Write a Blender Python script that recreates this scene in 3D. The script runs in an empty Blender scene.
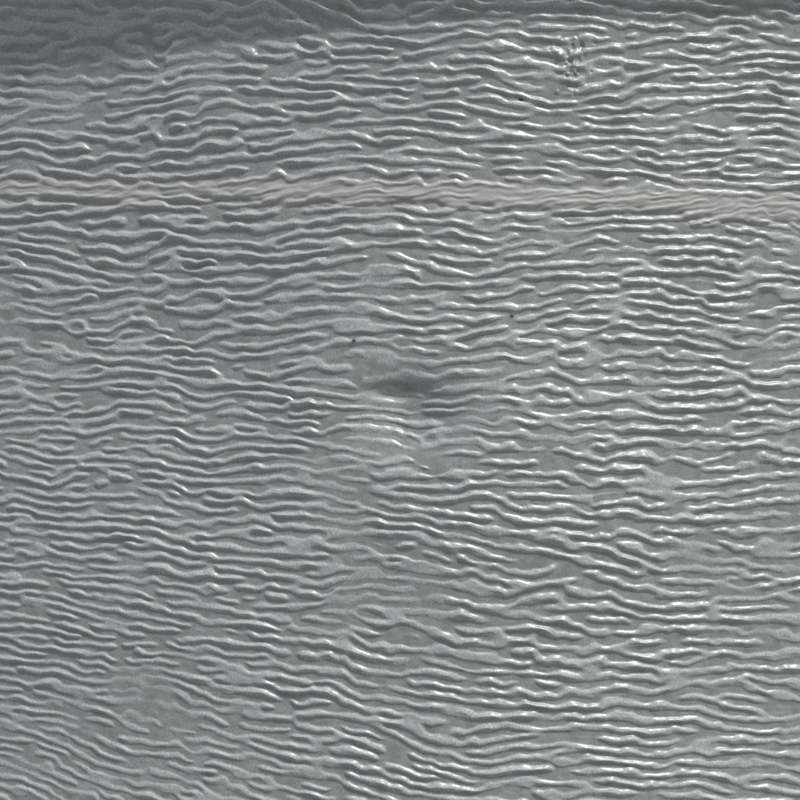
import bpy, math, numpy as np
rng=np.random.default_rng(7)
PX=0.00025; ZC=1.15
# ---------------------------------------------------------------- wrinkle field (Swift-Hohenberg)
def smooth_noise(n,scale,seed,aspect=1.0):
    r=np.random.default_rng(seed).standard_normal((n,n))
    f=np.fft.rfft2(r); ky=np.fft.fftfreq(n)[:,None]; kx=np.fft.rfftfreq(n)[None,:]
    f*=np.exp(-0.5*(2*np.pi)**2*((ky*scale)**2+(kx*scale*aspect)**2))
    o=np.fft.irfft2(f,s=(n,n)); return (o-o.mean())/o.std()
N=1024
lam=10.0      # sim cells per wavelength
W=10.9        # photo px per wavelength
CELL=W/lam
k0=2*np.pi/lam
ky=2*np.pi*np.fft.fftfreq(N)[:,None]; kx=2*np.pi*np.fft.rfftfreq(N)[None,:]
K2=kx**2+ky**2
Xs=((np.arange(N)-N/2)*CELL+400)[None,:]*np.ones((N,1))
r=0.5
Lin=r-0.75*((K2/k0**2)-1)**2-0.05*(kx/k0)**2
Lin=np.maximum(Lin,-60)
E=np.minimum((kx/k0)**2,1.5)
an=smooth_noise(N,40,3)*0.15
m=np.clip(0.38+0.95/(1+np.exp(-(Xs-400)/110))+an,0.32,1.5)
u=0.5*rng.standard_normal((N,N))
dt=0.5
quench=0.11*smooth_noise(N,3.5,21,2.0)
for it in range(40):
    nl=-u**3+0.20*u**2+quench
    nl=nl-m*np.fft.irfft2(E*np.fft.rfft2(u),s=(N,N))
    U=(np.fft.rfft2(u)+dt*np.fft.rfft2(nl))/(1-dt*Lin)
    u=np.fft.irfft2(U,s=(N,N))
u=u-u.mean(); u=u/np.percentile(np.abs(u),95)
U=np.fft.rfft2(u); M=2*N
P=np.zeros((M,M//2+1),complex); h=N//2
P[:h,:h]=U[:h,:h]; P[-h:,:h]=U[-h:,:h]
u2=np.fft.irfft2(P,s=(M,M))*4
def samp(a,x,y,cell):
    n=a.shape[0]
    fx=(x-400)/cell+n/2; fy=(y-400)/cell+n/2
    ix=np.floor(fx).astype(int); iy=np.floor(fy).astype(int)
    tx=fx-ix; ty=fy-iy
    ix0=ix%n; ix1=(ix+1)%n; iy0=iy%n; iy1=(iy+1)%n
    return (a[iy0,ix0]*(1-tx)+a[iy0,ix1]*tx)*(1-ty)+(a[iy1,ix0]*(1-tx)+a[iy1,ix1]*tx)*ty
# ---------------------------------------------------------------- grid
half=0.125; step=0.0002
core=np.arange(-half,half+step/2,step)
def outer(c,lim,n):
    t=np.linspace(0,1,n+1)[1:]
    return c+(lim-c)*t**1.5
xl=outer(half,1.35,40)
gx=np.concatenate([-xl[::-1],core,xl])
zt=outer(half,2.2-ZC,36); zb=outer(half,ZC-0.02,36)
gz=np.concatenate([-zb[::-1],core,zt])
GX,GZ=np.meshgrid(gx,gz)
px=GX/PX+400; py=400-GZ/PX
inside=np.clip((half-np.maximum(np.abs(GX),np.abs(GZ)))/0.012,0,1)
pxc=np.clip(px,-120,920); pyc=np.clip(py,-120,920)
n1=smooth_noise(512,26,31); n2=smooth_noise(512,26,32); n3=smooth_noise(512,9,33); n4=smooth_noise(512,22,34,1.6); n5=smooth_noise(1024,1.6,35,1.5); n6=smooth_noise(512,40,36)
n7=smooth_noise(1024,3.2,37,1.3); n8=smooth_noise(1024,4,38,2.2)
def lo(a): return samp(a,pxc,pyc,2.5)
def hi(a): return samp(a,pxc,pyc,1.1)
w=np.clip((pyc-330)/450,0,1.5)
Y=pyc+95*np.exp(-np.clip(pxc,-200,1100)/330)*w-0.06*pxc*w
Y=Y+3.4*lo(n1)+2.0*lo(n3)+0.95*hi(n7)
# grain flows around the dent
Y=Y+9*np.exp(-(((pxc-400)/70)**2+((pyc-400)/30)**2))*np.tanh((pyc-408)/25)
X=pxc*0.92+6*lo(n2)
U_=samp(u2,X,Y,CELL/2)
U_=U_+0.13*hi(n7)+0.05
q=np.clip((U_+0.5)/1.4,0,1.25)
prof=q*q*(3-2*np.minimum(q,1.0))
amp=0.95+0.16*lo(n4)+0.22*hi(n8)
amp*=1-0.7*np.clip((lo(n6)*0.6+lo(n3)*0.6+lo(n1)*.3-1.05)*1.6,0,1)
def blob(x,y,rx,ry): return np.exp(-(((pxc-x)/rx)**2+((pyc-y)/ry)**2))
for b in ((70,110,40,24),(645,380,20,34),(775,345,30,18),(160,715,40,18),(60,610,35,12),(700,560,30,12),(408,448,34,13),(388,387,20,6),(320,520,20,12),(560,235,30,8)):
    amp*=1-0.6*blob(*b)
amp*=1-0.25*np.clip((pyc-600)/200,0,1)*np.clip((400-pxc)/300,0,1)
# seam band
yc=np.interp(pxc[0],[-200,0,150,300,500,700,800,1000],[187,188,191,192,195,200,201,203])[None,:]+1.2*lo(n3)
hw=np.interp(pxc[0],[0,300,700,800],[7.5,8.5,10.5,11.5])[None,:]+1.5*hi(n7)
d=(pyc-yc)
band=1/(1+np.exp((np.abs(d)-hw)/2.0))
bandw=np.exp(-(d/(hw*1.1))**4)
amp*=1-0.72*band
fine=samp(u2,X*1.3+1.2*Y,Y*1.9+0.25*X,CELL/2)
H=0.00043*np.clip(amp,0.04,1.5)*prof
H+=0.00007*fine*band+0.00030*bandw-0.00026*np.exp(-((d-hw*1.45)/4.0)**2)
H+=0.000018*hi(n5)
rib=np.clip((pxc-540)/120,0,1)
H+=rib*0.000032*np.sin(2*np.pi*(pxc+1.5*lo(n3))/14.6)
# hail dent
H-=0.0030*np.exp(-(((pxc-410)/48)**2+((pyc-414)/35)**2))
H-=0.0014*np.exp(-(((pxc-396-0.2*(pyc-395))/24)**2+((pyc-393)/7)**2))
H+=0.0006*lo(n6)
for i in range(60):
    bx=572+rng.normal()*9; by=34+rng.random()*58; rr=1.5+rng.random()*1.6
    H+=0.00030*np.exp(-((px-bx)**2+(py-by)**2)/rr**2)*(1 if rng.random()<.4 else -1)
H*=inside
# slight crown across the sheet, added to turn its right side sunward
xx=np.clip(GX,-0.3,0.3)
H-=(xx/0.1)**2*np.where(xx>0,0.0076,0.0060)
# fold : the sheet bends outward over the top (profile lip)
yl=np.interp(px[0],[-400,0,150,250,400,560,700,800,1200],[84,58,46,34,20,10,6,3,-4])[None,:]
t=(yl+1.0*lo(n3)*inside-py)*PX
soft=0.0004
tt=soft*np.log1p(np.exp(np.clip(t/soft,-30,60)))
tt=np.where(t/soft>50,t,tt)
H=H+0.47*np.minimum(tt,0.03)
V=np.empty((GX.size,3),np.float32)
V[:,0]=GX.ravel(); V[:,1]=-H.ravel(); V[:,2]=(GZ+ZC).ravel()
ny,nx=GX.shape
idx=np.arange(ny*nx,dtype=np.int32).reshape(ny,nx)
F=np.stack([idx[:-1,:-1],idx[:-1,1:],idx[1:,1:],idx[1:,:-1]],-1).reshape(-1,4)
me=bpy.data.meshes.new("embossed_sheet")
me.vertices.add(len(V)); me.vertices.foreach_set("co",V.ravel())
me.loops.add(F.size); me.loops.foreach_set("vertex_index",F.ravel())
me.polygons.add(len(F)); me.polygons.foreach_set("loop_start",np.arange(0,F.size,4,dtype=np.int32))
me.polygons.foreach_set("loop_total",np.full(len(F),4,np.int32))
me.update(calc_edges=True); me.shade_smooth()
def attr(name,a):
    at=me.attributes.new(name,'FLOAT','POINT'); at.data.foreach_set("value",a.astype(np.float32).ravel())
attr("dust",band*inside+0*GX)
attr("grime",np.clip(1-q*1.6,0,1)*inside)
chips=np.zeros_like(GX)
for (a,b,rr) in ((521,99,2.8),(354,341,2.6),(512,316,2.2)):
    chips=np.maximum(chips,np.exp(-(((px-a)/rr)**2+((py-b)/rr/0.8)**2)**1.5))
attr("chip",chips)
# ---------------------------------------------------------------- materials
def mat(name,col,rough=0.6):
    m_=bpy.data.materials.new(name); m_.use_nodes=True
    b=m_.node_tree.nodes["Principled BSDF"]; b.inputs["Base Color"].default_value=(*col,1); b.inputs["Roughness"].default_value=rough
    return m_,m_.node_tree,b
def noisecol(nt,b,c1,c2,scale,det=8):
    n=nt.nodes.new("ShaderNodeTexNoise"); n.inputs["Scale"].default_value=scale; n.inputs["Detail"].default_value=det
    tc=nt.nodes.new("ShaderNodeTexCoord"); nt.links.new(tc.outputs["Object"],n.inputs["Vector"])
    mx=nt.nodes.new("ShaderNodeMix"); mx.data_type='RGBA'; mx.inputs[6].default_value=(*c1,1); mx.inputs[7].default_value=(*c2,1)
    nt.links.new(n.outputs["Fac"],mx.inputs[0]); nt.links.new(mx.outputs[2],b.inputs["Base Color"]); return tc,n,mx
pm,nt,b=mat("painted_steel",(0.3,0.31,0.31),0.36)
tc,n,mx=noisecol(nt,b,(0.395,0.425,0.420),(0.465,0.497,0.488),45,3)
nf=nt.nodes.new("ShaderNodeTexNoise"); nf.inputs["Scale"].default_value=2600; nf.inputs["Detail"].default_value=1
nt.links.new(tc.outputs["Object"],nf.inputs["Vector"])
def at(nm):
    a=nt.nodes.new("ShaderNodeAttribute"); a.attribute_name=nm; return a.outputs["Fac"]
def mix(f,a,c,blend='MIX'):
    q=nt.nodes.new("ShaderNodeMix"); q.data_type='RGBA'; q.blend_type=blend
    if isinstance(f,float): q.inputs[0].default_value=f
    else: nt.links.new(f,q.inputs[0])
    nt.links.new(a,q.inputs[6])
    if isinstance(c,tuple): q.inputs[7].default_value=(*c,1)
    else: nt.links.new(c,q.inputs[7])
    return q.outputs[2]
def math_(op,a,bv):
    q=nt.nodes.new("ShaderNodeMath"); q.operation=op
    for i,v in enumerate((a,bv)):
        if isinstance(v,(int,float)): q.inputs[i].default_value=v
        else: nt.links.new(v,q.inputs[i])
    return q.outputs[0]
c=mix(0.5,mx.outputs[2],nf.outputs["Fac"],'OVERLAY')
dn=nt.nodes.new("ShaderNodeTexNoise"); dn.inputs["Scale"].default_value=300; dn.inputs["Detail"].default_value=3
nt.links.new(tc.outputs["Object"],dn.inputs["Vector"])
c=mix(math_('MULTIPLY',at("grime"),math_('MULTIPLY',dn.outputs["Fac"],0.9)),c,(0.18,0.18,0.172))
df=math_('MULTIPLY',at("dust"),math_('ADD',math_('MULTIPLY',dn.outputs["Fac"],1.0),0.1))
c=mix(df,c,(0.53,0.53,0.495))
c=mix(at("chip"),c,(0.012,0.012,0.012))
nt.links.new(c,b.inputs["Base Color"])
nt.links.new(math_('ADD',math_('MULTIPLY',at("dust"),0.3),math_('ADD',0.23,math_('MULTIPLY',nf.outputs["Fac"],0.16))),b.inputs["Roughness"])
b2=nt.nodes.new("ShaderNodeBump"); b2.inputs["Distance"].default_value=0.00003; b2.inputs["Strength"].default_value=0.6
nt.links.new(nf.outputs["Fac"],b2.inputs["Height"])
nt.links.new(b2.outputs[0],b.inputs["Normal"])
me.materials.append(pm)
# second material for the far part of the sheet: same paint, emboss as bump
fm,nt,b=mat("painted_steel_far",(0.41,0.44,0.435),0.33)
tc=nt.nodes.new("ShaderNodeTexCoord")
mp=nt.nodes.new("ShaderNodeMapping"); mp.inputs["Scale"].default_value=(60,1,300)
nt.links.new(tc.outputs["Object"],mp.inputs["Vector"])
no=nt.nodes.new("ShaderNodeTexNoise"); no.inputs["Scale"].default_value=1; no.inputs["Detail"].default_value=2; no.inputs["Distortion"].default_value=0.6
nt.links.new(mp.outputs[0],no.inputs["Vector"])
b1=nt.nodes.new("ShaderNodeBump"); b1.inputs["Distance"].default_value=0.001
nt.links.new(no.outputs["Fac"],b1.inputs["Height"]); nt.links.new(b1.outputs[0],b.inputs["Normal"])
me.materials.append(fm)
fx=(np.abs(GX[:-1,:-1]+GX[1:,1:])/2>half)|(np.abs(GZ[:-1,:-1]+GZ[1:,1:])/2>half)
me.polygons.foreach_set("material_index",fx.astype(np.int32).ravel())
col=bpy.context.scene.collection
door=bpy.data.objects.new("garage_door",None); col.objects.link(door)
sheet=bpy.data.objects.new("embossed_sheet",me); col.objects.link(sheet); sheet.parent=door
def box(name,x0,x1,y0,y1,z0,z1,mt,parent=None):
    vs=[(x,y,z) for x in (x0,x1) for y in (y0,y1) for z in (z0,z1)]
    fs=[(0,1,3,2),(4,6,7,5),(0,4,5,1),(2,3,7,6),(0,2,6,4),(1,5,7,3)]
    k=bpy.data.meshes.new(name); k.from_pydata(vs,[],fs); k.update(); k.materials.append(mt)
    o=bpy.data.objects.new(name,k); col.objects.link(o); o.parent=parent
    bv=o.modifiers.new("b",'BEVEL'); bv.width=0.004; bv.segments=2
    return o
tm,tnt,tb=mat("white_trim",(0.7,0.7,0.68),0.5); noisecol(tnt,tb,(0.66,0.66,0.64),(0.76,0.76,0.74),12)
box("trim_left",-1.45,-1.352,-0.04,0.12,0.0,2.2,tm,door); box("trim_right",1.352,1.45,-0.04,0.12,0.0,2.2,tm,door)
box("trim_top",-1.45,1.45,-0.04,0.12,2.203,2.32,tm,door)
box("bottom_seal",-1.35,1.35,-0.02,0.1,0.0,0.02,mat("rubber",(0.03,0.03,0.03))[0],door)
wm,wnt,wb=mat("stucco",(0.4,0.38,0.35),0.9); noisecol(wnt,wb,(0.36,0.34,0.31),(0.45,0.43,0.4),30)
wall=bpy.data.objects.new("garage_wall",None); col.objects.link(wall)
box("wall_left",-4,-1.453,0,0.2,0,3,wm,wall); box("wall_right",1.453,4,0,0.2,0,3,wm,wall); box("wall_top",-1.45,1.45,0,0.2,2.323,3,wm,wall)
gm,gnt,gb=mat("concrete",(0.28,0.28,0.27),0.9); noisecol(gnt,gb,(0.17,0.17,0.165),(0.25,0.25,0.24),6,3)
k=bpy.data.meshes.new("ground"); S=600; k.from_pydata([(-S,-S,0),(S,-S,0),(S,S,0),(-S,S,0)],[],[(0,1,2,3)]); k.materials.append(gm)
col.objects.link(bpy.data.objects.new("ground",k))
# ---------------------------------------------------------------- light
D=np.array([0.45,-0.43,1.0]); D/=np.linalg.norm(D)
from mathutils import Vector
sl=bpy.data.lights.new("sun",'SUN'); sl.energy=2.45; sl.angle=math.radians(7); sl.color=(1,0.985,0.96)
so=bpy.data.objects.new("sun",sl); col.objects.link(so); so.rotation_euler=Vector(D).to_track_quat('Z','Y').to_euler()
wd=bpy.data.worlds.new("World"); bpy.context.scene.world=wd; wd.use_nodes=True
wn=wd.node_tree; sky=wn.nodes.new("ShaderNodeTexSky"); sky.sky_type='NISHITA'; sky.sun_disc=False
sky.sun_elevation=math.asin(D[2]); sky.sun_rotation=math.atan2(D[0],D[1]); sky.air_density=1; sky.dust_density=4; sky.ozone_density=0.6
bg=wn.nodes["Background"]; bg.inputs["Strength"].default_value=0.088
wn.links.new(sky.outputs[0],bg.inputs[0])
# ---------------------------------------------------------------- camera
cd=bpy.data.cameras.new("camera"); cam=bpy.data.objects.new("camera",cd); col.objects.link(cam)
cam.location=(0,-0.30,ZC); cam.rotation_euler=(math.radians(90),0,0)
cd.sensor_width=36; cd.lens=36*0.30/0.2; cd.clip_start=0.01; cd.clip_end=2000
sc=bpy.context.scene; sc.camera=cam
sc.view_settings.view_transform='Standard'; sc.view_settings.look='None'; sc.view_settings.exposure=0
